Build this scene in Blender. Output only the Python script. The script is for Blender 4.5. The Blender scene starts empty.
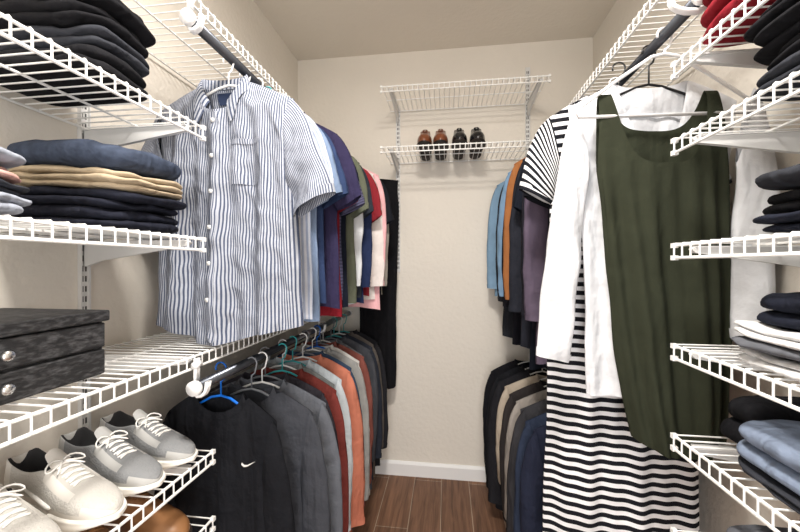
import bpy, math, random
from mathutils import Vector, noise, Matrix

# ------------------------------------------------------------------ helpers
def lin(c):
    return tuple(((v/255)/12.92 if v/255 <= .04045 else ((v/255+.055)/1.055)**2.4) for v in c)

def sst(a, b, x):
    t = max(0, min(1, (x-a)/(b-a))); return t*t*(3-2*t)

def interp(tab, x):
    if x <= tab[0][0]: return tab[0][1]
    for (a, va), (b, vb) in zip(tab, tab[1:]):
        if x <= b: return va+(vb-va)*(x-a)/(b-a)
    return tab[-1][1]

class MB:
    def __init__(s): s.v=[]; s.f=[]; s.m=[]; s.uv=[]
    def grid(s, rows, closed=False, mat=0, uvs=None, matfn=None):
        base=len(s.v); n=len(rows[0])
        for i,r in enumerate(rows):
            for j,p in enumerate(r):
                s.v.append(tuple(p)); s.uv.append(uvs[i][j] if uvs else (p[0],p[2]))
        for i in range(len(rows)-1):
            for j in range(n if closed else n-1):
                a=base+i*n+j; b=base+i*n+(j+1)%n
                s.f.append((a,b,b+n,a+n)); s.m.append(matfn(i,j) if matfn else mat)
        return base
    def tube(s, path, r, n=6, mat=0, closed=False, cap=True):
        path=[Vector(p) for p in path]; N=len(path); rows=[]
        up=None
        for i,p in enumerate(path):
            if closed: t=(path[(i+1)%N]-path[i-1])
            elif i==0: t=path[1]-p
            elif i==N-1: t=p-path[-2]
            else: t=(path[i+1]-p).normalized()+(p-path[i-1]).normalized()
            if t.length<1e-9: t=Vector((0,0,1))
            t.normalize()
            if up is None:
                up=Vector((0,0,1)) if abs(t.z)<.9 else Vector((1,0,0))
            a=up-t*up.dot(t)
            if a.length<1e-4: a=Vector((0,1,0))-t*t.y
            a.normalize(); b=t.cross(a); up=a
            rr=r[i] if isinstance(r,(list,tuple)) else r
            rows.append([p+a*rr*math.cos(2*math.pi*k/n)+b*rr*math.sin(2*math.pi*k/n) for k in range(n)])
        if closed: rows.append(rows[0])
        base=s.grid(rows, True, mat)
        if cap and not closed:
            s.f.append(tuple(range(base,base+n))[::-1]); s.m.append(mat)
            e=base+(len(rows)-1)*n
            s.f.append(tuple(range(e,e+n))); s.m.append(mat)
    def box(s, x0,x1,y0,y1,z0,z1, mat=0):
        b=len(s.v)
        for z in (z0,z1):
            for (x,y) in ((x0,y0),(x1,y0),(x1,y1),(x0,y1)):
                s.v.append((x,y,z)); s.uv.append((x,z))
        for f in ((3,2,1,0),(4,5,6,7),(0,1,5,4),(1,2,6,5),(2,3,7,6),(3,0,4,7)):
            s.f.append(tuple(b+i for i in f)); s.m.append(mat)
    def prism(s, poly, off, mat=0):
        b=len(s.v); n=len(poly)
        for p in poly: s.v.append(tuple(p)); s.uv.append((p[0],p[2]))
        for p in poly:
            q=Vector(p)+Vector(off); s.v.append(tuple(q)); s.uv.append((q[0],q[2]))
        s.f.append(tuple(range(b,b+n))); s.m.append(mat)
        s.f.append(tuple(range(b+n,b+2*n))[::-1]); s.m.append(mat)
        for i in range(n):
            j=(i+1)%n; s.f.append((b+i,b+n+i,b+n+j,b+j)); s.m.append(mat)
    def obj(s, name, mats, smooth=True, merge=0, parent=None, bevel=0, subsurf=0, solid=0, M=None):
        me=bpy.data.meshes.new(name)
        vv=s.v if M is None else [tuple(M@Vector(p)) for p in s.v]
        me.from_pydata(vv,[],s.f)
        for m in mats: me.materials.append(m)
        me.polygons.foreach_set('material_index', s.m)
        me.polygons.foreach_set('use_smooth',[smooth]*len(s.f))
        ul=me.uv_layers.new(name='UVMap')
        for l in me.loops: ul.data[l.index].uv=s.uv[l.vertex_index]
        import bmesh
        bm=bmesh.new(); bm.from_mesh(me)
        if merge: bmesh.ops.remove_doubles(bm, verts=bm.verts, dist=merge)
        bmesh.ops.recalc_face_normals(bm, faces=bm.faces)
        bm.to_mesh(me); bm.free()
        ob=bpy.data.objects.new(name, me); bpy.context.scene.collection.objects.link(ob)
        if parent: ob.parent=parent
        if bevel:
            m=ob.modifiers.new('Bevel','BEVEL'); m.width=bevel; m.segments=2; m.limit_method='ANGLE'
        if solid:
            m=ob.modifiers.new('Solid','SOLIDIFY'); m.thickness=solid; m.offset=0
        if subsurf:
            m=ob.modifiers.new('Sub','SUBSURF'); m.levels=subsurf; m.render_levels=subsurf
        return ob

# ------------------------------------------------------------------ materials
def newmat(name):
    m=bpy.data.materials.new(name); m.use_nodes=True
    nt=m.node_tree; return m, nt, nt.nodes['Principled BSDF']

def simple(name, col, rough=.5, metal=0, bump=0, bscale=50):
    m,nt,p=newmat(name); p.inputs['Base Color'].default_value=(*lin(col),1)
    p.inputs['Roughness'].default_value=rough; p.inputs['Metallic'].default_value=metal
    if bump:
        tc=nt.nodes.new('ShaderNodeTexCoord'); n=nt.nodes.new('ShaderNodeTexNoise'); n.inputs['Scale'].default_value=bscale
        n.inputs['Detail'].default_value=4
        b=nt.nodes.new('ShaderNodeBump'); b.inputs['Strength'].default_value=bump; b.inputs['Distance'].default_value=.01
        nt.links.new(tc.outputs['Object'],n.inputs['Vector']); nt.links.new(n.outputs['Fac'],b.inputs['Height']); nt.links.new(b.outputs['Normal'],p.inputs['Normal'])
    return m

_fc={}
def fabric(col, pat=None, col2=None, period=.012, duty=.5, bump=.6, denim=False):
    key=(col,pat,col2,period,duty,denim)
    if key in _fc: return _fc[key]
    m,nt,p=newmat('fabric_%d_%d_%d'%col)
    L=nt.links
    p.inputs['Roughness'].default_value=.95
    p.inputs['Specular IOR Level'].default_value=.1
    tc=nt.nodes.new('ShaderNodeTexCoord')
    n=nt.nodes.new('ShaderNodeTexNoise'); n.inputs['Scale'].default_value=14 if not denim else 60; n.inputs['Detail'].default_value=5
    L.new(tc.outputs['Object'],n.inputs['Vector'])
    mr=nt.nodes.new('ShaderNodeMapRange'); mr.inputs['To Min'].default_value=.8 if not denim else .5; mr.inputs['To Max'].default_value=1.2 if not denim else 1.6
    L.new(n.outputs['Fac'],mr.inputs['Value'])
    mx=nt.nodes.new('ShaderNodeMix'); mx.data_type='RGBA'; mx.blend_type='MULTIPLY'; mx.inputs[0].default_value=1
    if pat:
        uv=nt.nodes.new('ShaderNodeUVMap'); uv.uv_map='UVMap'
        sp=nt.nodes.new('ShaderNodeSeparateXYZ'); L.new(uv.outputs['UV'],sp.inputs[0])
        mm=nt.nodes.new('ShaderNodeMath'); mm.operation='MULTIPLY'; mm.inputs[1].default_value=1/period
        L.new(sp.outputs['X' if pat=='v' else 'Y'],mm.inputs[0])
        fr=nt.nodes.new('ShaderNodeMath'); fr.operation='FRACT'; L.new(mm.outputs[0],fr.inputs[0])
        gt=nt.nodes.new('ShaderNodeMath'); gt.operation='GREATER_THAN'; gt.inputs[1].default_value=duty; L.new(fr.outputs[0],gt.inputs[0])
        c=nt.nodes.new('ShaderNodeMix'); c.data_type='RGBA'
        c.inputs[6].default_value=(*lin(col),1); c.inputs[7].default_value=(*lin(col2),1)
        L.new(gt.outputs[0],c.inputs[0]); L.new(c.outputs[2],mx.inputs[6])
    else:
        mx.inputs[6].default_value=(*lin(col),1)
    L.new(mr.outputs['Result'],mx.inputs[7]); L.new(mx.outputs[2],p.inputs['Base Color'])
    # soft hanging folds + small rumple
    mp=nt.nodes.new('ShaderNodeMapping'); mp.inputs['Scale'].default_value=(17,17,5); mp.inputs['Rotation'].default_value=(0,.30,0)
    L.new(tc.outputs['Object'],mp.inputs['Vector'])
    n2=nt.nodes.new('ShaderNodeTexNoise'); n2.inputs['Scale'].default_value=1; n2.inputs['Detail'].default_value=2.5; n2.inputs['Distortion'].default_value=.5
    L.new(mp.outputs[0],n2.inputs['Vector'])
    n4=nt.nodes.new('ShaderNodeTexNoise'); n4.inputs['Scale'].default_value=30; n4.inputs['Detail'].default_value=3; L.new(tc.outputs['Object'],n4.inputs['Vector'])
    ad=nt.nodes.new('ShaderNodeMath'); ad.operation='MULTIPLY_ADD'; ad.inputs[1].default_value=.30; L.new(n4.outputs['Fac'],ad.inputs[0]); L.new(n2.outputs['Fac'],ad.inputs[2])
    b=nt.nodes.new('ShaderNodeBump'); b.inputs['Strength'].default_value=bump; b.inputs['Distance'].default_value=.034
    L.new(ad.outputs[0],b.inputs['Height']); L.new(b.outputs[0],p.inputs['Normal'])
    _fc[key]=m; return m

WHITE=simple('white_coated_wire',(238,238,236),.35)
BRK=simple('white_painted_steel',(220,220,219),.4)
SLOT=simple('slot_dark',(70,70,70),.7)
ROD=simple('rod_metal',(84,88,96),.3,.85)
PLW=simple('white_plastic',(240,240,240),.35)
PLB=simple('blue_plastic',(20,110,215),.35)
PLT=simple('teal_plastic',(60,165,170),.35)
PLK=simple('black_plastic',(18,18,20),.35)
PLG=simple('grey_plastic',(120,124,130),.35)
BTN=simple('button',(225,225,222),.3)

def wall_mat(name,col,bs=.25):
    m,nt,p=newmat(name); L=nt.links
    p.inputs['Roughness'].default_value=.9
    tc=nt.nodes.new('ShaderNodeTexCoord')
    n=nt.nodes.new('ShaderNodeTexNoise'); n.inputs['Scale'].default_value=45; n.inputs['Detail'].default_value=6
    L.new(tc.outputs['Object'],n.inputs['Vector'])
    n3=nt.nodes.new('ShaderNodeTexNoise'); n3.inputs['Scale'].default_value=2.5
    L.new(tc.outputs['Object'],n3.inputs['Vector'])
    mr=nt.nodes.new('ShaderNodeMapRange'); mr.inputs['To Min'].default_value=.96; mr.inputs['To Max'].default_value=1.04
    L.new(n3.outputs['Fac'],mr.inputs['Value'])
    mx=nt.nodes.new('ShaderNodeMix'); mx.data_type='RGBA'; mx.blend_type='MULTIPLY'; mx.inputs[0].default_value=1
    mx.inputs[6].default_value=(*lin(col),1); L.new(mr.outputs[0],mx.inputs[7]); L.new(mx.outputs[2],p.inputs['Base Color'])
    b=nt.nodes.new('ShaderNodeBump'); b.inputs['Strength'].default_value=bs; b.inputs['Distance'].default_value=.012
    L.new(n.outputs['Fac'],b.inputs['Height']); L.new(b.outputs[0],p.inputs['Normal'])
    return m
WALL=wall_mat('wall_paint',(226,220,210))
CEIL=wall_mat('ceiling_paint',(224,216,204),.2)
TRIM=simple('trim_paint',(238,238,238),.4)

def floor_mat():
    m,nt,p=newmat('wood_plank_tile'); L=nt.links
    tc=nt.nodes.new('ShaderNodeTexCoord'); mp=nt.nodes.new('ShaderNodeMapping'); mp.inputs['Rotation'].default_value=(0,0,math.pi/2)
    mp.inputs['Location'].default_value=(.2,.03,0)
    L.new(tc.outputs['Object'],mp.inputs['Vector'])
    br=nt.nodes.new('ShaderNodeTexBrick'); br.inputs['Scale'].default_value=1
    br.inputs['Brick Width'].default_value=.6; br.inputs['Row Height'].default_value=.15; br.inputs['Mortar Size'].default_value=.002
    br.inputs['Color1'].default_value=(*lin((146,106,82)),1); br.inputs['Color2'].default_value=(*lin((112,82,64)),1); br.inputs['Mortar'].default_value=(*lin((160,142,124)),1)
    br.offset=.37
    L.new(mp.outputs[0],br.inputs['Vector'])
    m2=nt.nodes.new('ShaderNodeMapping'); m2.inputs['Scale'].default_value=(60,4,1); L.new(tc.outputs['Object'],m2.inputs['Vector'])
    n=nt.nodes.new('ShaderNodeTexNoise'); n.inputs['Scale'].default_value=1; n.inputs['Detail'].default_value=6; n.inputs['Distortion'].default_value=1.2
    L.new(m2.outputs[0],n.inputs['Vector'])
    mr=nt.nodes.new('ShaderNodeMapRange'); mr.inputs['From Min'].default_value=.25; mr.inputs['From Max'].default_value=.75; mr.inputs['To Min'].default_value=.5; mr.inputs['To Max'].default_value=1.4; L.new(n.outputs['Fac'],mr.inputs['Value'])
    mx=nt.nodes.new('ShaderNodeMix'); mx.data_type='RGBA'; mx.blend_type='MULTIPLY'; mx.inputs[0].default_value=1
    L.new(br.outputs['Color'],mx.inputs[6]); L.new(mr.outputs[0],mx.inputs[7]); L.new(mx.outputs[2],p.inputs['Base Color'])
    p.inputs['Roughness'].default_value=.5
    p.inputs['Specular IOR Level'].default_value=.3
    return m
FLOOR=floor_mat()

# ------------------------------------------------------------------ room
XL,XR,YB,YF,H=-.89,.78,2.04,-.95,2.44
def boxobj(name,x0,x1,y0,y1,z0,z1,mat,bevel=0):
    mb=MB(); mb.box(x0,x1,y0,y1,z0,z1); return mb.obj(name,[mat],smooth=False,bevel=bevel)
T=.1
boxobj('floor',XL-T,XR+T,YF-T,YB+T,-T,0,FLOOR)
boxobj('ceiling',XL-T,XR+T,YF-T,YB+T,H,H+T,CEIL)
boxobj('wall_left',XL-T,XL,YF-T,YB+T,0,H,WALL)
boxobj('wall_right',XR,XR+T,YF-T,YB+T,0,H,WALL)
boxobj('wall_back',XL,XR,YB,YB+T,0,H,WALL)
mb=MB(); mb.box(XL,-.42,YF-T,YF,0,H); mb.box(.42,XR,YF-T,YF,0,H); mb.box(-.42,.42,YF-T,YF,2.05,H)
mb.obj('wall_front',[WALL],smooth=False)
def baseboard(name, a, b, n):
    mb=MB(); a=Vector(a); b=Vector(b); n=Vector(n)
    prof=[(0,0),(.014,0),(.014,.066),(.009,.076),(.004,.08),(0,.08)]
    mb.prism([a+n*d+Vector((0,0,z)) for d,z in prof], b-a)
    mb.obj(name,[TRIM],smooth=False)
baseboard('baseboard_back',(XL,YB,0),(XR,YB,0),(0,-1,0))
baseboard('baseboard_left',(XL,YF,0),(XL,YB-.015,0),(1,0,0))
baseboard('baseboard_right',(XR,YF,0),(XR,YB-.015,0),(-1,0,0))

# ------------------------------------------------------------------ wire shelving
def wire_shelf(name, side, a0, a1, z, depth=.305, lip=.03, brackets=()):
    def P(a,d,zz):
        if side=='L': return (XL+d,a,zz)
        if side=='R': return (XR-d,a,zz)
        return (a,YB-d,zz)
    mb=MB(); r=.0018
    n=int(round((a1-a0)/.0254))
    d0=.014
    for i in range(n+1):
        a=a0+(a1-a0)*i/n
        mb.tube([P(a,d0,z),P(a,depth-.003,z),P(a,depth,z-.003),P(a,depth,z-lip)],r,5)
    for d,zz,rr in ((d0,z-.004,.003),(depth*.5,z-.004,.0028),(depth-.004,z-.004,.0032),(depth-.002,z-lip,.0032)):
        mb.tube([P(a0-.004,d,zz),P(a1+.004,d,zz)],rr,6)
    for a in (a0-.004,a1+.004):
        for zz in (z-.004,z-lip):
            c=Vector(P(a,depth-.003,zz)); mb.box(c.x-.005,c.x+.005,c.y-.005,c.y+.005,c.z-.005,c.z+.005)
    for a in brackets:
        prof=[(0.0115,-.008),(depth-.02,-.008),(depth-.012,-.013),(depth-.02,-.021),(.06,-.055),(.02,-.068),(.0115,-.07)]
        p0=[Vector(P(a-.005,d,z+h)) for d,h in prof]
        mb.prism(p0, Vector(P(a+.005,0,0))-Vector(P(a-.005,0,0)),1)
        mb.prism([Vector(P(a-.010,d,z+h)) for d,h in ((.0115,-.0075),(depth-.02,-.0075),(depth-.02,-.0095),(.0115,-.0095))], Vector(P(a+.010,0,0))-Vector(P(a-.010,0,0)),1)
    return mb.obj(name,[WHITE,BRK],smooth=False)

def standard(name, side, a, z0, z1):
    mb=MB()
    def B(a0,a1,d0,d1,zz0,zz1,m):
        if side=='L': mb.box(XL+d0,XL+d1,a0,a1,zz0,zz1,m)
        elif side=='R': mb.box(XR-d1,XR-d0,a0,a1,zz0,zz1,m)
        else: mb.box(a0,a1,YB-d1,YB-d0,zz0,zz1,m)
    B(a-.012,a+.012,.0005,.005,z0,z1,0)
    B(a-.012,a-.009,.005,.011,z0,z1,0); B(a+.009,a+.012,.005,.011,z0,z1,0)
    z=z0+.02
    while z<z1-.02:
        B(a-.006,a-.002,.005,.0056,z,z+.014,1); B(a+.002,a+.006,.005,.0056,z,z+.014,1); z+=.025
    return mb.obj(name,[BRK,SLOT],smooth=False)

wire_shelf('wire_shelf','L',.30,2.03,1.845,brackets=(.35,1.4))
wire_shelf('wire_shelf','L',.00,.79,1.548,brackets=(.10,.765))
wire_shelf('wire_shelf','L',.00,.79,1.277,brackets=(.10,.765))
wire_shelf('wire_shelf','L',.00,2.03,1.0,brackets=(.10,.765,1.5))
wire_shelf('wire_shelf','L',.00,.825,.742,brackets=(.10,.765))
wire_shelf('wire_shelf','L',.00,.825,.572,brackets=(.10,.765))
wire_shelf('wire_shelf','R',.30,2.03,1.845,brackets=(1.4,))
ZS=(1.640,1.478,1.256,1.043,.852,.65)
for z in ZS:
    wire_shelf('wire_shelf','R',.00,.82,z,brackets=(.10,.79))
wire_shelf('wire_shelf','R',1.16,2.03,.86,brackets=(1.6,))
wire_shelf('wire_shelf','B',-.32,.47,2.10,brackets=(-.28,.44))
wire_shelf('wire_shelf','B',-.32,.47,1.80,brackets=(-.28,.44))
standard('shelf_standard','L',.765,.35,1.9)
standard('shelf_standard','R',.79,.35,1.9)
standard('shelf_standard','B',-.28,1.17,2.13)
standard('shelf_standard','B',.44,1.17,2.3)

RXL,RXR=-.57,.515
ZR1,ZRL,ZRR=1.76,.93,.79
def rod(name,x,y0,y1,z,zs,xs,hooks):
    mb=MB(); mb.tube([(x,y0,z),(x,y1,z)],.0125,16,0)
    for yy in (y0,y1):
        mb.tube([(x,yy-.006,z),(x,yy+.006,z)],.017,16,1)
    for hy in hooks:
        s=1 if xs>x else -1
        pts=[(xs,hy,zs-.005),(xs,hy,z+.0)]
        for k in range(0,9):
            a=math.pi*k/8
            pts.append((x+s*(abs(xs-x)*math.cos(a) if k<4 else .022*math.cos(a)),hy,z-.022*math.sin(a)))
        pts.append((x-s*.024,hy,z+.012))
        for off in (-.004,0,.004):
            mb.tube([(p[0],p[1]+off,p[2]) for p in pts],.0045,8,1)
        mb.tube([(xs,hy-.010,zs-.02),(xs,hy+.010,zs-.02)],.008,10,1)
    return mb.obj(name,[ROD,PLW])
rod('closet_rod',RXL,.72,2.03,ZR1,1.845,XL+.305+.01,(.735,1.55))
rod('closet_rod',RXL,.74,2.03,ZRL,1.0,XL+.305+.01,(.755,1.55))
rod('closet_rod',RXR,.80,2.03,ZR1,1.845,XR-.305-.01,(.815,1.6))
rod('closet_rod',RXR,1.16,2.03,ZRR,.86,XR-.305-.01,(1.18,))

# ------------------------------------------------------------------ hangers
def hanger(x,y,zrod,mat,half=.2,drop=.07,yaw=0,r=.0033,neck=.05,bar=True,tilt=0):
    mb=MB(); c,s=math.cos(yaw),math.sin(yaw)
    def Wd(lx,lz,ly=0): return (x+lx*c-ly*s, y+lx*s+ly*c, zrod+lz+tilt*lx)
    R=.0125+r+.0005
    hk=[]
    for k in range(0,11):
        a=math.radians(200-k*22)
        hk.append(Wd(R*math.cos(a),R*math.sin(a)))
    hk.append(Wd(.010,-.028)); hk.append(Wd(0,-.036)); hk.append(Wd(0,-neck))
    mb.tube(hk,r*.7,8)
    zt=-neck
    pts=[Wd(0,zt),Wd(.03,zt-.006)]
    rt=[Wd(half*.5,zt-drop*.42),Wd(half*.92,zt-drop*.9),Wd(half,zt-drop*1.04),Wd(half*.97,zt-drop*1.04-.01)]
    lf=[Wd(-half*.97,zt-drop*1.04-.01),Wd(-half,zt-drop*1.04),Wd(-half*.92,zt-drop*.9),Wd(-half*.5,zt-drop*.42),Wd(-.03,zt-.006)]
    mb.tube(pts+rt+(lf if bar else []),r,8,closed=bar)
    if not bar: mb.tube([pts[0]]+lf[::-1],r,8)
    return mb.obj('clothes_hanger',[mat])

# ------------------------------------------------------------------ garments
class Gar:
    """Soft two-sheet garment hanging in the local XZ plane, front facing -Y."""
    def __init__(s,cx,cy,yaw=0,D=.017,amp=.008,seed=0,lean=0,crease=0):
        s.mb=MB(); s.cx=cx; s.cy=cy; s.c=math.cos(yaw); s.s=math.sin(yaw); s.D=D; s.amp=amp; s.crease=crease
        s.rn=random.Random(seed); s.seed=seed*7.31
        s.ph=[s.rn.uniform(0,6.28) for _ in range(4)]; s.k=[s.rn.uniform(2.0,3.4),s.rn.uniform(4.5,7)]
        s.lean=lean
    def W(s,x,y,z):
        x+= s.lean*(s.z0-z)
        wx=s.cx+x*s.c-y*s.s
        wx=max(XL+.022,min(XR-.022,wx))
        return (wx, min(YB-.005,s.cy+x*s.s+y*s.c), z)
    def setup(s,zs,zb,hwf,slope_fn):
        s.z0=zs; s.zb=zb; s.hwf=hwf; s.sl=slope_fn
    def y(s,side,u,z):
        v=(s.z0-z)/max(.01,(s.z0-s.zb))
        x=u*s.hwf(z)
        d=max(0,s.sl(x)-z)
        dep=s.D*(max(0,1-abs(u)**2.6))**.5*min(1,d/.07)**.5*(.8+.35*v)
        g=sst(0,.5,v)
        f=s.amp*g*(math.sin(u*s.k[0]*math.pi+s.ph[0]+v*.8)*(.4+.6*v)+.55*math.sin(u*s.k[1]*math.pi+s.ph[1]-v*1.3))
        k=min(1,d/.05)
        nz=noise.noise(Vector((x*9+s.seed,side*3.3,z*5)))*s.amp*.6*k
        nz+=noise.noise(Vector((x*22+s.seed,side*7.3,z*9+x*8)))*s.amp*.3*k
        if s.crease:
            q=noise.noise(Vector((abs(x)*20+z*9+s.seed,side*5.1,z*7-abs(x)*6)))
            q2=noise.noise(Vector((x*30+s.seed*2,side*1.7,z*16+x*14)))
            nz+=s.crease*k*(math.exp(-(q*5)**2)+.5*math.exp(-(q2*5)**2))*side
        e=max(0,1-abs(u)**4)
        return side*(dep)+f+nz*e
    def body(s,ztf,ztb,zbf,NU=26,NV=24,xs=None,mat=0):
        if xs is None: us=[math.sin((-1+2*i/NU)*math.pi/2*.98)/math.sin(math.pi/2*.98) for i in range(NU+1)]
        else: us=xs
        for side,zt in ((-1,ztf),(1,ztb)):
            rows=[];uvs=[]
            for j in range(NV+1):
                r=[];q=[]
                for u in us:
                    w0=s.hwf(s.z0); a=zt(u*w0,u); b=zbf(u); z=a+(b-a)*j/NV
                    x=u*s.hwf(z)
                    wob=.006*noise.noise(Vector((z*7,u*2,s.seed)))*(1 if abs(u)>.95 else 0)
                    r.append(s.W(x+wob,s.y(side,u,z),z)); q.append((u*.2+ (.5 if side>0 else 0),z))
                rows.append(r);uvs.append(q)
            s.mb.grid(rows,False,mat,uvs)
    def patch(s,x0,x1,z0,z1,off,nu=4,nv=10,mat=1,side=-1):
        rows=[];uvs=[]
        for j in range(nv+1):
            z=z0+(z1-z0)*j/nv; r=[];q=[]
            for i in range(nu+1):
                x=x0+(x1-x0)*i/nu; u=x/s.hwf(z)
                r.append(s.W(x,s.y(side,u,z)+side*off,z)); q.append((u*.2,z))
            rows.append(r);uvs.append(q)
        s.mb.grid(rows,False,mat,uvs)
    def sleeve(s,sgn,P0,P1,Q0,Q1,bulge,NV=16,D=None,mat=0,cuff=False,yoff=0,inb=0):
        D=D or s.D
        n=14 if NV<20 else 28; rows=[];uvs=[]
        ph=s.rn.uniform(0,6)
        for j in range(NV+1):
            v=j/NV
            B=lambda A,C,E:[(1-v)**2*A[k]+2*v*(1-v)*C[k]+v*v*E[k] for k in (0,1)]
            co=(P0[0]+bulge[0],P0[1]+bulge[1]); ci=((Q0[0]+Q1[0])/2+inb,(Q0[1]+Q1[1])/2)
            o=B(P0,co,P1); q=B(Q0,ci,Q1)
            r=[];uq=[]
            for k in range(n):
                a=2*math.pi*k/n; t=.5+.5*math.cos(a)
                x=q[0]+(o[0]-q[0])*t; z=q[1]+(o[1]-q[1])*t
                dd=D*(.55+.45*v)*math.sin(a)*(1+.25*math.sin(v*9+ph))
                fy=s.amp*.9*math.sin(t*4+v*5+ph)*v+noise.noise(Vector((x*14,z*14,s.seed)))*s.amp*.6
                if s.crease:
                    qn=noise.noise(Vector((x*18+s.seed,5*math.sin(a),z*20+x*12))); fy+=-s.crease*.9*math.exp(-(qn*5)**2)*(1 if math.sin(a)<0 else -1)*abs(math.sin(a))
                x+=.008*noise.noise(Vector((z*12,s.seed,sgn)))*v
                r.append(s.W(sgn*x,dd+fy+yoff,z)); uq.append((t*.14+.3,v*.3))
            rows.append(r);uvs.append(uq)
        s.mb.grid(rows,True,mat,uvs)
        if cuff:
            last=rows[-1]
            ctr=Vector((0,0,0))
            for p in last: ctr+=Vector(p)
            ctr/=n
            r2=[]
            for p in last:
                e=Vector(p); d=(e-ctr); r2.append((e+d*.04))
            up=[ (Vector(p)+(Vector(p)-ctr)*.05 + (Vector(pp)-Vector(p)).normalized()*.022) for p,pp in zip(last,rows[-2])]
            s.mb.grid([up,r2],True,mat,[uvs[-2],uvs[-1]])

def top(name,cx,cy,zrod,mat,sw=.2,cw=.2,hem=.21,length=.62,sleeve='short',D=.016,amp=.008,yaw=0,neck=.075,nd=.05,
        seed=0,hang=PLW,hi=False,mats=None,lean=0,drop=.06,collar=None,hangit=True,slen=.58,curvehem=0.0,crease=0,sl_shape=None):
    zs=zrod-.070
    g=Gar(cx,cy,yaw,D,amp,seed,lean,crease)
    zb=zs-length
    def hwf(z):
        d=zs-z
        return interp([(0,sw),(.08,sw-.004),(.2,cw),(length*.55,(cw+hem)/2-.004),(length,hem)],d)
    def sl(x):
        return zs-drop*max(0,(abs(x)-neck)/(sw-neck))**1.15
    g.setup(zs,zb,hwf,sl)
    def ztf(x,u): 
        return sl(x) if abs(x)>=neck else zs-nd*math.sqrt(max(0,1-(x/neck)**2))
    def ztb(x,u): 
        return sl(x) if abs(x)>=neck else zs-.014*math.sqrt(max(0,1-(x/neck)**2))
    def zbf(u): return zb+curvehem*abs(u)**2+.008*math.sin(u*5+g.ph[2])
    NU,NV=(64,80) if hi else (24,20)
    g.body(ztf,ztb,zbf,NU,NV)
    tz=zs-drop
    if sleeve:
        for sg in (-1,1):
            e=g.rn.uniform(-.015,.015)
            if sleeve=='short':
                a,b=sl_shape or ((.07,-.20),(-.005,-.245))
                g.sleeve(sg,(sw-.012,tz+.004),(sw+a[0]+e,tz+a[1]),(cw-.03,tz-.16),(cw+b[0]+e,tz+b[1]),(.055,-.03),NV=10 if not hi else 24,cuff=True,yoff=-.003)
            else:
                g.sleeve(sg,(sw-.012,tz+.004),(sw+.035+e,tz-slen),(cw-.035,tz-.17),(sw-.05+e,tz-slen-.005),(.075,-.08),NV=18,cuff=True,yoff=-.008,inb=.01)
    ms=[mat]+(mats or [])
    if collar: collar(g,zs,neck,nd)
    ob=g.mb.obj(name,ms,merge=.0003,subsurf=1 if hi else 0)
    if hangit: hanger(cx,cy,zrod,hang,half=sw-.035,drop=.066,yaw=yaw,neck=.074)
    return ob,g

def crew_collar(matidx):
    def f(g,zs,neck,nd):
        for side,dd in ((-1,nd),(1,.014)):
            rows=[[],[]]
            for i in range(17):
                x=neck*math.sin((-1+2*i/16)*math.pi/2)
                z=zs-dd*math.sqrt(max(0,1-(x/neck)**2)); u=x/g.hwf(zs)
                y=g.y(side,u,z-.001)
                rows[0].append(g.W(x*.93,y+side*.002,z+.008)); rows[1].append(g.W(x*1.06,y+side*.003,z-.010))
            g.mb.grid(rows,False,matidx)
    return f

def shirt_collar(mi=0):
    def f(g,zs,neck,nd):
        N=32; rows=[[] for _ in range(5)]; uvs=[[] for _ in range(5)]
        for i in range(N+1):
            a=-math.pi+2*math.pi*i/N
            fr=abs(a)/math.pi
            x=math.sin(a)*neck*1.0 if fr<.5 else (1 if a>0 else -1)*neck*(1-.62*((fr-.5)/.5)**1.6)
            yb=.016*math.cos(a)
            zb=zs-.008-(nd*.9)*max(0,(fr-.45)/.55)**1.3
            sgn=1 if a>0 else -1
            pt=sst(.7,1,fr)
            rows[0].append(g.W(x,yb,zb)); 
            rows[1].append(g.W(x*.97,yb*1.0,zb+.026))
            rows[2].append(g.W(x*1.02,yb*1.3-.002*fr,zb+.032))
            rows[3].append(g.W(x*1.12+sgn*.004,yb*1.7-.008*fr,zb+.012-pt*.012))
            rows[4].append(g.W(x*1.22+sgn*pt*.018,yb*1.8-.012*fr,zb-.012-pt*.032))
            for r in uvs: r.append((i*.006,.1))
        g.mb.grid(rows,False,mi,uvs)
    return f

STR=fabric((74,82,102),'v',(166,170,180),.0058,.46,bump=.55)
STRd=fabric((78,86,106),'v',(170,174,184),.0058,.46,bump=.3)
LABEL=simple('neck_label',(25,40,70),.8)
def hero():
    zr=ZR1+.008
    zs=zr-.070
    cx,cy=RXL-.024,.885
    ob,g=top('striped_button_shirt',cx,cy,zr,STR,sw=.205,cw=.205,hem=.224,length=.685,sleeve='short',D=.028,amp=.017,yaw=-.06,neck=.066,nd=.085,
        seed=5,hi=True,drop=.06,collar=shirt_collar(),hangit=False,curvehem=.045,mats=[STRd,BTN,LABEL],crease=.007,sl_shape=((.095,-.245),(-.015,-.305)))
    g.mb=MB()
    g.patch(-.017,.017,zs-.092,zs-.682,.003,4,80,0)
    g.patch(.045,.125,zs-.17,zs-.28,.0035,10,16,0)
    g.patch(.045,.125,zs-.165,zs-.178,.005,10,2,0)
    g.patch(-.025,.025,zs-.022,zs-.05,-.004,3,3,2,side=1)
    for i in range(6):
        z=zs-.115-i*.092; y=g.y(-1,0,z)-.0055
        g.mb.tube([g.W(0,y+.002,z),g.W(0,y-.0015,z)],.0055,12,1)
    g.mb.obj('placket_and_pocket',[STRd,BTN,LABEL],parent=ob)
    hanger(cx+.014,cy,ZR1,PLW,half=.165,drop=.06,yaw=-.06,neck=.068)
hero()

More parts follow.
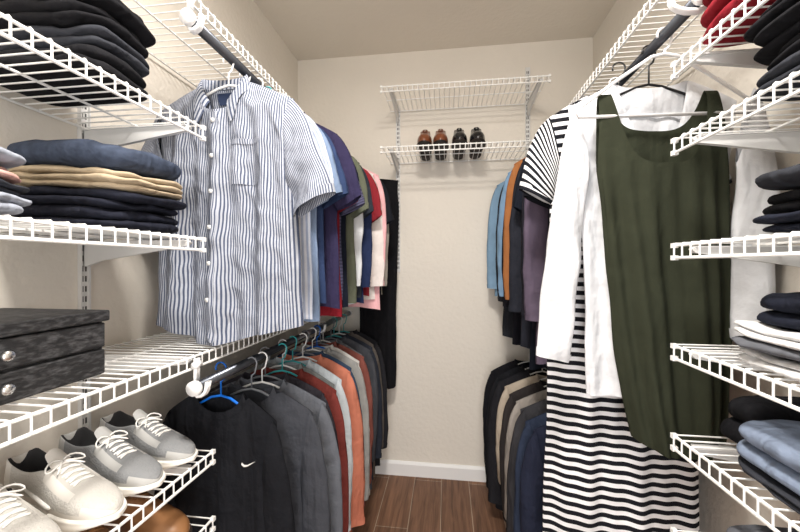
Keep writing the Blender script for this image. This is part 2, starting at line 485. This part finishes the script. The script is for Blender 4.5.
R=random.Random(3)
def rung(name,side,y,col,kind,length,zrod,hang,seed,dx=0,sw=.2,yaw=None,pat=None,col2=None,per=.02,D=.017,slen=.55,neck=.075,duty=.5):
    cx=(RXL if side=='L' else RXR)+dx
    m=fabric(col,pat,col2,per,duty) 
    if yaw is None: yaw=R.uniform(-.11,.11)
    shirt=name in ('button_shirt','polo_shirt','denim_shirt')
    return top(name,cx,y,zrod,m,sw=sw,cw=sw-.005,hem=sw+.005,length=length,sleeve=kind,D=D,amp=.011,yaw=yaw,neck=neck,nd=.07 if kind=='short' else .05,seed=seed,hang=hang,
               collar=shirt_collar() if shirt else crew_collar(0),slen=slen)

UL=[('button_shirt',(186,190,200),'short',.64,'v',(150,160,182),0),
    ('button_shirt',(120,138,166),'short',.64,None,None,.0),
    ('t_shirt',(48,62,94),'short',.60,None,None,.01),
    ('polo_shirt',(46,42,68),'short',.62,None,None,.025),
    ('button_shirt',(122,30,40),'short',.66,None,None,.0),
    ('t_shirt',(62,62,84),'short',.60,'h',(84,84,110),.012),
    ('polo_shirt',(24,28,40),'short',.64,None,None,.025),
    ('t_shirt',(92,96,82),'short',.62,None,None,.01),
    ('button_shirt',(205,208,212),'long',.64,None,None,.0),
    ('t_shirt',(44,48,56),'short',.62,None,None,.02),
    ('button_shirt',(36,46,76),'long',.64,None,None,.01),
    ('t_shirt',(130,40,48),'short',.62,None,None,.03),
    ('button_shirt',(222,214,210),'long',.63,None,None,.03),
    ('button_shirt',(222,172,176),'long',.68,None,None,.045),
    ('t_shirt',(30,32,38),'short',.62,None,None,.04),
    ('button_shirt',(158,154,146),'long',.62,None,None,.05),
    ('t_shirt',(40,42,50),'short',.62,None,None,.03)]
y=.958
hs=[PLW,PLW,PLT,PLW,PLB,PLW,PLK,PLW]
for i,(n,c,k,l,p,c2,dx) in enumerate(UL):
    rung(n,'L',y,c,k,l,ZR1,hs[i%8],10+i,dx=R.uniform(-.012,.010)+dx,sw=R.uniform(.185,.205),pat=p,col2=c2,per=.012,slen=R.uniform(.48,.53),D=.019)
    y+=.053
top('black_trousers',-.38,1.94,ZR1,fabric((24,24,27)),sw=.115,cw=.115,hem=.10,length=1.15,sleeve=None,D=.018,amp=.01,yaw=.1,neck=.01,nd=.002,seed=77,drop=.01,hangit=False)

LL=[('long_sleeve_top',(26,27,31),'long',.66),
    ('sweatshirt',(60,62,68),'long',.64),
    ('sweatshirt',(92,95,102),'long',.66),
    ('sweater',(50,48,54),'long',.66),
    ('sweater',(104,48,44),'long',.68),
    ('long_sleeve_top',(120,124,124),'long',.68),
    ('long_sleeve_top',(188,196,202),'long',.70),
    ('long_sleeve_top',(190,118,96),'long',.70),
    ('long_sleeve_top',(60,76,98),'long',.70),
    ('sweatshirt',(150,150,148),'long',.70),
    ('long_sleeve_top',(206,204,200),'long',.70),
    ('sweater',(128,76,68),'long',.72),
    ('sweater',(110,112,116),'long',.72),
    ('sweater',(70,72,78),'long',.72),
    ('long_sleeve_top',(46,50,60),'long',.72),
    ('sweater',(96,90,86),'long',.72),
    ('sweater',(40,40,44),'long',.72)]
y=.895
hs2=[PLB,PLG,PLW,PLG,PLT,PLW,PLT,PLW,PLG,PLW]
for i,(n,c,k,l) in enumerate(LL):
    ob,g=rung(n,'L',y,c,k,l,ZRL,hs2[i%10],50+i,dx=R.uniform(-.01,.02) if i else -.04,sw=R.uniform(.185,.205) if i else .172,slen=R.uniform(.52,.58),D=.022,yaw=-.08 if i==0 else None)
    if i==0:
        g.mb=MB(); zs=ZRL-.070
        up=[(-.022,.006),(-.014,-.004),(-.004,-.006),(.012,.002),(.03,.012)]
        lo=[(-.024,-.002),(-.016,-.012),(-.005,-.012),(.012,-.002),(.03,.0115)]
        rows=[[g.W(.095+a*.7,g.y(-1,(.095+a*.7)/.172,zs-.17+b*.7)-.003,zs-.17+b*.7) for a,b in q] for q in (up,lo)]
        g.mb.grid(rows); g.mb.obj('chest_mark',[BTN],parent=ob)
    y+=.060

# ------------------------------------------------------------------ right side garments
OLIVE=fabric((46,49,38),bump=.3)
def tank():
    zs=1.632; cx,cy=.503,.935
    g=Gar(cx,cy,.05,.024,.012,21,lean=.062,crease=0)
    L=.865; hw0=.155
    def hwf(z):
        return interp([(0,hw0),(.2,hw0-.003),(.34,.145),(.55,.135),(.75,.118),(L,.100)],zs-z)
    nx,sx=.108,.138
    g.setup(zs,zs-L,hwf,lambda x: zs)
    def zt(sd,pw):
        def f(x,u):
            ax=abs(x)
            if ax<nx: return zs-sd*(1-(ax/nx)**pw)**.8
            if ax<=sx: return zs
            return zs-.20*((ax-sx)/(hw0-sx))**.8
        return f
    us=[1,.99,.975,.96,.945,.93,.915,.9,sx/hw0,.87,.84,.80,.76,.725,nx/hw0,.69,.68,.665,.65,.63,.60,.56,.5,.43,.35,.27,.18,.09]
    us=sorted([-u for u in us])+[0]+sorted(us)
    g.body(zt(.18,4),zt(.09,4),lambda u: zs-L-.01+.03*abs(u)**2,NV=70,xs=us)
    g.mb.obj('olive_tank_dress',[OLIVE],merge=.0003,subsurf=1)
    hanger(RXR,.925,ZR1,PLW,half=.205,drop=.13,yaw=.05,r=.0042,neck=.045)
tank()

WH=fabric((210,212,216),bump=.45)
def cardigan():
    cx,cy=.515,.985; zs=ZR1-.080
    ob,g=top('white_cardigan',cx,cy,ZR1-.01,WH,sw=.205,cw=.185,hem=.165,length=.80,sleeve=None,D=.018,amp=.012,yaw=.02,neck=.08,nd=.17,seed=31,hi=True,hangit=False,drop=.06,crease=.004,lean=.01)
    g.mb=MB(); tz=zs-.06; g.lean=0
    sw,cw=.205,.19
    g.sleeve(-1,(sw-.012,tz+.004),(.292,tz-.64),(cw-.035,tz-.17),(.207,tz-.66),(.04,-.10),NV=34,D=.022,yoff=-.02,cuff=True)
    g.cy=.955
    g.sleeve(1,(sw-.012,tz+.004),(.235,tz-.56),(cw-.035,tz-.17),(.15,tz-.58),(.06,-.10),NV=30,D=.024,yoff=-.03,cuff=True)
    g.mb.obj('sleeves',[WH],parent=ob,subsurf=1)
    hanger(cx,cy+.008,ZR1,PLK,half=.165,drop=.066,yaw=.02,neck=.084)
cardigan()
SD=fabric((26,27,32),'h',(222,222,225),.0245,.52,bump=.3)
top('striped_maxi_dress',.475,1.065,ZR1,SD,sw=.195,cw=.180,hem=.205,length=1.42,sleeve='short',D=.026,amp=.008,yaw=-.04,neck=.08,nd=.06,seed=41,hi=True,hang=PLK,crease=.002)

UR=[('button_shirt',(30,32,38),'short',.62,-.01),
    ('cardigan',(90,80,96),'long',.80,-.02),
    ('blouse',(34,34,42),'long',.70,-.01),
    ('dress',(26,30,40),'short',.86,-.01),
    ('coat',(40,42,50),'long',.80,-.02),
    ('suede_jacket',(150,98,60),'long',.66,-.045),
    ('coat',(26,26,32),'long',.82,-.03),
    ('denim_shirt',(120,150,180),'long',.66,-.055),
    ('blouse',(150,178,200),'long',.64,-.035),
    ('coat',(46,48,54),'long',.84,-.042),
    ('blouse',(124,154,180),'long',.64,-.06)]
y=1.15
for i,(n,c,k,l,dx) in enumerate(UR):
    rung(n,'R',y,c,k,l,ZR1,PLK if i%2 else PLW,90+i,dx=dx+R.uniform(-.006,.006),sw=R.uniform(.190,.20),slen=min(.6,l-.1),D=.026)
    y+=.076
LR=[('long_cardigan',(36,40,56),'long',.60,0),
    ('sweater',(44,52,70),'long',.60,0),
    ('sweater',(58,58,62),'long',.58,-.01),
    ('sweater',(150,144,138),'long',.56,0),
    ('jacket',(50,46,46),'long',.62,-.02),
    ('sweater',(184,172,156),'long',.52,-.015),
    ('jacket',(36,36,40),'long',.64,-.035),
    ('puffer_jacket',(32,33,37),'long',.62,-.055),
    ('puffer_jacket',(28,28,32),'long',.60,-.07)]
y=1.22
for i,(n,c,k,l,dx) in enumerate(LR):
    rung(n,'R',y,c,k,l,ZRR,PLW,130+i,dx=dx+R.uniform(-.04,-.025),sw=R.uniform(.195,.21),slen=l-.09,D=.032)
    y+=.085

# ------------------------------------------------------------------ folded clothes
def slab(mb,x0,x1,y0,y1,z0,z1,seed,mat=0,e=.32,amp=.006,sag=0):
    cx,cy,cz=(x0+x1)/2,(y0+y1)/2,(z0+z1)/2; a,b,c=(x1-x0)/2,(y1-y0)/2,(z1-z0)/2
    NT,NP=72,16; rows=[]
    sg=lambda v,p: math.copysign(abs(v)**p,v)
    for j in range(NP+1):
        ph=-math.pi/2+math.pi*j/NP; r=[]
        cp=abs(math.cos(ph))**.42; sp=sg(math.sin(ph),.75)
        if j in (0,NP): cp=.0
        for i in range(NT):
            th=2*math.pi*i/NT
            x=a*sg(math.cos(th),e)*cp; yy=b*sg(math.sin(th),e)*cp; z=c*sp
            n1=noise.noise(Vector((x*10+seed,yy*10,z*30))); n2=noise.noise(Vector((x*14,yy*14+seed*2,seed)))
            n3=noise.noise(Vector((x*38,yy*38+seed*2,z*40)))
            x*=1+.07*n1; yy*=1+.08*n2
            x+=.004*n3
            w=noise.noise(Vector(((cx+x)*9,(cy+yy)*9,sag)))*.010 if sag else 0
            zz=cz+z+(amp*n2+amp*.7*n3)*(.5+.5*sp)+w*sst(0,.03,cz+z-mb.zbase)
            zz=max(zz,mb.zbase)
            r.append((max(XL+.003,min(XR-.003,cx+x)),cy+yy,zz))
        rows.append(r)
    mb.grid(rows,True,mat)

def folded(name,x0,x1,y0,y1,z0,h,mat,layers=2,seed=0,amp=.006,e=.36,zbase=None,sag=0):
    mb=MB(); mb.zbase=zbase if zbase is not None else z0; rn=random.Random(seed); t=h/layers
    for i in range(layers):
        j=lambda: rn.uniform(-.012,.012)
        slab(mb,x0+j()+.008,x1+j()-.008,y0+j()+.008,y1+j()-.008,z0+t*i*.92,z0+t*(i+1)+.004,seed+i*3.7,amp=amp,e=e,sag=sag)
    return mb.obj(name,[mat],smooth=True)
JEAN=fabric((60,68,84),denim=True); JEAND=fabric((32,34,44),denim=True); KHAKI=fabric((176,160,136)); BLK=fabric((28,28,31)); NAVY=fabric((32,35,46))
PINK=fabric((196,156,148)); LGREY=fabric((150,156,168)); MAR=fabric((136,36,46)); LBLUE=fabric((120,132,152)); WHF=fabric((212,212,212)); GR=fabric((96,98,104)); DGR=fabric((52,54,60))
def stack(side,z,y0,y1,items,seed,dep=.285):
    if side=='L': x0,x1=XL+.018,XL+.018+dep
    else: x0,x1=XR-.018-dep,XR-.018
    zz=z+.0025; rn=random.Random(seed); zb=zz
    for i,(n,m,h,l) in enumerate(items):
        o=rn.uniform(-.02,.006); q=rn.uniform(-.005,.02); q2=rn.uniform(-.005,.02)
        if side=='L': folded(n,x0,x1+o,y0+q,y1-q2,zz,h,m,l,seed+i,zbase=zb,sag=seed)
        else: folded(n,x0-o,x1,y0+q,y1-q2,zz,h,m,l,seed+i,zbase=zb,sag=seed)
        zz+=h+.002
stack('L',1.548,.52,.69,[('folded_trousers',BLK,.045,2),('folded_trousers',DGR,.035,2),('folded_trousers',BLK,.035,2),('folded_sweater',BLK,.045,2)],300,.28)
stack('L',1.277,.56,.78,[('folded_jeans',JEAND,.042,2),('folded_jeans',JEAND,.034,2),('folded_khakis',KHAKI,.036,3),('folded_jeans',JEAN,.05,1)],320,.285)
stack('L',1.277,.22,.475,[('folded_shirt',LGREY,.025,2),('folded_shirt',DGR,.018,2),('folded_shirt',PINK,.022,2),('folded_shirt',LGREY,.02,1)],330,.285)
stack('R',ZS[0],.40,.81,[('folded_sweater',MAR,.07,2),('folded_sweater',MAR,.05,2)],340,.29)
stack('R',ZS[1],.36,.69,[('folded_trousers',DGR,.03,2),('folded_trousers',BLK,.03,2),('folded_trousers',BLK,.03,2),('folded_sweater',BLK,.03,2)],350,.285)
stack('R',ZS[2],.36,.70,[('folded_trousers',NAVY,.03,2),('folded_sweater',BLK,.035,2),('folded_sweater',DGR,.03,1)],360,.285)
stack('R',ZS[3],.38,.73,[('folded_shirt',WHF,.022,2),('folded_shirt',GR,.014,1),('folded_shirt',WHF,.022,2)],370,.295)
stack('R',ZS[3]+.064,.38,.69,[('folded_sweater',NAVY,.055,2)],375,.275)
stack('R',ZS[4],.38,.715,[('folded_trousers',DGR,.022,2),('folded_shirt',LBLUE,.07,2)],380,.285)
stack('R',ZS[5],.36,.72,[('folded_towel',WHF,.05,2),('folded_trousers',GR,.05,2)],390,.285)
folded('folded_sweater',XR-.23,XR-.018,.725,.83,ZS[4]+.0025,.09,BLK,2,401)

# ------------------------------------------------------------------ black drawer box
def drawer_box():
    m,nt,p=newmat('mottled_black_leather'); L=nt.links
    tc=nt.nodes.new('ShaderNodeTexCoord'); n=nt.nodes.new('ShaderNodeTexNoise'); n.inputs['Scale'].default_value=120; n.inputs['Detail'].default_value=8
    mp=nt.nodes.new('ShaderNodeMapping'); mp.inputs['Scale'].default_value=(1,.5,1.6); L.new(tc.outputs['Object'],mp.inputs[0]); L.new(mp.outputs[0],n.inputs['Vector'])
    cr=nt.nodes.new('ShaderNodeValToRGB'); cr.color_ramp.elements[0].position=.45; cr.color_ramp.elements[0].color=(.010,.010,.011,1)
    cr.color_ramp.elements[1].position=.8; cr.color_ramp.elements[1].color=(.085,.085,.09,1)
    L.new(n.outputs['Fac'],cr.inputs[0]); L.new(cr.outputs[0],p.inputs['Base Color']); p.inputs['Roughness'].default_value=.6
    b=nt.nodes.new('ShaderNodeBump'); b.inputs['Strength'].default_value=.3; b.inputs['Distance'].default_value=.004; L.new(n.outputs['Fac'],b.inputs['Height']); L.new(b.outputs[0],p.inputs['Normal'])
    x0,x1,y0,y1,z0=XL+.02,-.635,.24,.594,1.004
    mb=MB()
    mb.box(x0,x1-.012,y0,y1,z0,z0+.102)
    mb.box(x0-.0,x1+.002,y0-.002,y1+.002,z0+.102,z0+.122)
    mb.box(x1-.012,x1-.002,y0+.004,y1-.004,z0+.054,z0+.099)
    mb.box(x1-.012,x1-.002,y0+.004,y1-.004,z0+.004,z0+.049)
    ob=mb.obj('jewelry_drawer_box',[m],smooth=False,bevel=.0025)
    kb=MB(); SIL=simple('silver_knob',(200,200,200),.25,1)
    for z in (z0+.076,z0+.028):
        prof=[(0,.003),(.006,.003),(.009,.008),(.013,.009),(.017,.006),(.018,0.0005)]
        kb.grid([[ (x1-.002+d, .432+r*math.cos(2*math.pi*k/14), z+r*math.sin(2*math.pi*k/14)) for k in range(14)] for d,r in prof],True)
    kb.obj('knobs',[SIL],parent=ob)
drawer_box()

# ------------------------------------------------------------------ shoes
FW=[(0,0),(.008,.34),(.03,.56),(.08,.70),(.16,.76),(.3,.74),(.45,.80),(.6,.95),(.7,1.0),(.8,.96),(.88,.82),(.94,.62),(.98,.36),(1,0)]
def shoe(name,ox,oy,oz,head,L,Wd,Hs,th,mats,style='sneaker'):
    up,sole,inn,lace,panel=range(5); mb=MB(); sn=style=='sneaker'
    S=[0,.006,.02,.045,.07,.10,.14,.2,.26,.32,.37,.41,.45,.48,.51,.55,.6,.65,.7,.75,.8,.85,.9,.94,.97,.99,1]
    if sn: HT=[(0,.72),(.02,.90),(.06,1.0),(.15,.84),(.28,.74),(.40,.84),(.47,.95),(.52,.88),(.6,.72),(.7,.56),(.8,.44),(.9,.35),(.96,.26),(1,.08)]
    else: HT=[(0,.58),(.02,.7),(.06,.74),(.15,.64),(.28,.58),(.38,.8),(.46,.95),(.52,.86),(.6,.7),(.7,.56),(.8,.47),(.9,.4),(.96,.3),(1,.1)]
    A=[(1,0),(1.04,.25),(1.0,.55),(.95,.82),(.92,.95),(.86,1),(.80,.93),(.74,.5),(0,.05)]
    Bp=[(1,0),(1.04,.25),(1.0,.5),(.9,.69),(.77,.82),(.6,.91),(.4,.965),(.2,.99),(0,1)]
    def o(s): return sst(.03,.07,s)*(1-sst(.43,.50,s))
    rows=[]
    for s in S:
        w=Wd/2*interp(FW,s)*.95; h=Hs*interp(HT,s); q=o(s); half=[]
        for (ay,az),(by,bz) in zip(A,Bp):
            half.append((w*(ay*q+by*(1-q)), th*.9+h*(az*q+bz*(1-q))))
        full=half+[(-y_,z_) for y_,z_ in half[-2::-1]]
        rows.append([(s*L,y_,z_) for y_,z_ in full])
    def mf(i,j):
        s=S[i]
        if .04<s<.47 and 5<=j<=10: return inn
        if sn:
            side=min(j,15-j)
            if s>.84 and side<3: return panel
            if s<.13: return panel
            if .45<s<.74 and 3<=side<=4: return panel
            if side==0: return panel
        return up
    mb.grid(rows,False,up,matfn=mf)
    rows=[]
    for s in S:
        w=Wd/2*interp(FW,s); spring=.014*sst(.72,1,s)
        t2=th*(1.2-.35*s) if sn else th
        zb=0
        if not sn: zb=th*.7*sst(.28,.34,s)*(1-sst(.5,.62,s))
        fl=1.10 if sn else 1.06
        ring=[(w*.95,zb+spring),(w*fl,zb+spring+.004),(w*(fl+.02),t2*.5+spring*.5),(w*(fl-.03),t2*.78),(w*(fl),t2*.92),(w*1.0,t2),(w*.6,t2)]
        ring=ring+[(-a,b) for a,b in ring[::-1]]+[(0,zb+spring)]
        rows.append([(-.005+s*(L+.010),y_,z_) for y_,z_ in ring])
    mb.grid(rows,True,sole)
    ls=(.505,.55,.595,.64,.68) if sn else (.5,.54,.58)
    for k,s in enumerate(ls):
        w=Wd/2*interp(FW,s); h=Hs*interp(HT,s)
        for dx in ((-.004,.006),(.006,-.004)):
            mb.tube([(s*L+dx[0],-.45*w,th*.9+h*.955),(s*L+dx[0]*.5,-.2*w,th*.9+h*1.03),(s*L+dx[1]*.5,.2*w,th*.9+h*1.03),(s*L+dx[1],.45*w,th*.9+h*.955)],.0026 if sn else .0014,6,lace)
    if sn:
        s=.49; z=th*.9+Hs*.97
        for sg in (-1,1):
            mb.tube([(s*L,0,z),(s*L-.006,sg*.014,z+.006),(s*L+.004,sg*.030,z+.001),(s*L+.012,sg*.034,z-.010),(s*L+.012,sg*.018,z-.004),(s*L+.003,0,z+.001)],.0022,6,lace)
            mb.tube([(s*L,0,z),(s*L+.012,sg*.010,z-.003),(s*L+.026,sg*.024,z-.012)],.0020,6,lace)
        rows=[]
        for k in range(7):
            t=k/6; s=.52-.13*t; z=th*.9+Hs*(.86+.36*t)
            rows.append([(s*L,Wd*.21*(-1+2*i/6)*(1-.25*t*t),z-.007*abs(-1+2*i/6)**2) for i in range(7)])
        mb.grid(rows,False,panel)
        for sg in (-1,1):
            pts=[]
            for k in range(7):
                s=.62-.42*k/6; w=Wd/2*interp(FW,s); pts.append((s*L,sg*w*.99,th*.9+Hs*(.16+.34*(k/6)**1.6)))
            mb.tube(pts,[.0045,.005,.0045,.004,.003,.002,.001],6,lace)
    M=Matrix.Translation((ox,oy,oz))@Matrix.Rotation(head,4,'Z')
    return mb.obj(name,mats,M=M,subsurf=1,merge=.00005)
SNU=simple('sneaker_knit',(196,193,187),.9,0,.3,260); SNU2=simple('sneaker_knit_grey',(134,136,138),.9,0,.3,260); PAN=simple('sneaker_panel',(218,214,207),.75); PAN2=simple('sneaker_panel_grey',(180,180,178),.75)
SNS=simple('sneaker_sole',(236,233,226),.6); SNI=simple('sneaker_lining',(52,52,54),.95); SNL=simple('sneaker_lace',(238,236,232),.8)
BRW=simple('brown_leather',(112,62,36),.28); BKL=simple('black_leather',(22,22,25),.25); SOL=simple('dark_sole',(36,26,22),.6); LIN=simple('tan_lining',(150,120,90),.8)
for i,(yy,u,pn,hd) in enumerate(((.785,SNU2,PAN2,-.12),(.695,SNU2,PAN2,-.15),(.600,SNU,PAN,-.14),(.505,SNU,PAN,-.18))):
    shoe('sneaker',XL+.040,yy,.7445,hd,.268,.082,.074,.028,[u,SNS,SNI,SNL,pn])
TAN=simple('tan_leather',(140,98,62),.45)
shoe('loafer',XL+.02,.765,.5745,-.10,.285,.092,.088,.020,[TAN,SOL,LIN,TAN,TAN],'dress')
shoe('loafer',XL+.02,.655,.5745,-.12,.285,.092,.088,.020,[TAN,SOL,LIN,TAN,TAN],'dress')
for x,m in ((-.118,BRW),(-.035,BRW),(.062,BKL),(.152,BKL)):
    shoe('dress_shoe',x,YB-.022,1.8025,-math.pi/2+R.uniform(-.03,.03),.275,.078,.115,.02,[m,SOL,LIN,m,m],'dress')

# ------------------------------------------------------------------ lights
mb=MB()
mb.tube([(-.05,.35,H-.0005),(-.05,.35,H-.03)],.17,40,0)
rows=[]
for k in range(9):
    a=math.pi/2*k/8; rows.append([(-.05+.155*math.cos(a)*math.cos(t*math.pi/16)+0,.35+.155*math.cos(a)*math.sin(t*math.pi/16),H-.03-.06*math.sin(a)) for t in range(32)])
mb.grid(rows,True,1)
gl,nt,p=newmat('added_lamp_glass'); p.inputs['Emission Color'].default_value=(1,.95,.88,1); p.inputs['Emission Strength'].default_value=3; p.inputs['Base Color'].default_value=(.9,.9,.9,1)  # glowing dome of the added fixture
mb.obj('added_ceiling_light',[BRK,gl])  # fixture out of view, added to light the closet from above
def area(name,loc,rot,size,size2,power,col=(1,1,1),shape='RECTANGLE'):
    l=bpy.data.lights.new(name,'AREA'); l.shape=shape; l.size=size; l.size_y=size2; l.energy=power; l.color=col
    o=bpy.data.objects.new(name,l); o.location=loc; o.rotation_euler=rot; bpy.context.scene.collection.objects.link(o); return o
area('added_ceiling_fill',(-.05,.35,H-.10),(0,0,0),.26,.26,36,(1,.945,.88),'DISK')  # overhead area light added just below the dome
area('doorway_fill',(0,YF+.02,1.15),(math.radians(90),0,0),.8,1.9,26,(1,.99,.985))  # broad fill light added at the unseen door opening
w=bpy.data.worlds.new('World'); bpy.context.scene.world=w; w.use_nodes=True
w.node_tree.nodes['Background'].inputs[0].default_value=(1,.98,.96,1); w.node_tree.nodes['Background'].inputs[1].default_value=.8

cam=bpy.data.cameras.new('Camera'); cam.lens=16; cam.sensor_width=36; cam.clip_start=.02
co=bpy.data.objects.new('Camera',cam); co.location=(0,0,1.21); co.rotation_euler=(math.radians(90-.1),0,math.radians(7.54))
bpy.context.scene.collection.objects.link(co); bpy.context.scene.camera=co
bpy.context.scene.view_settings.view_transform='Standard'
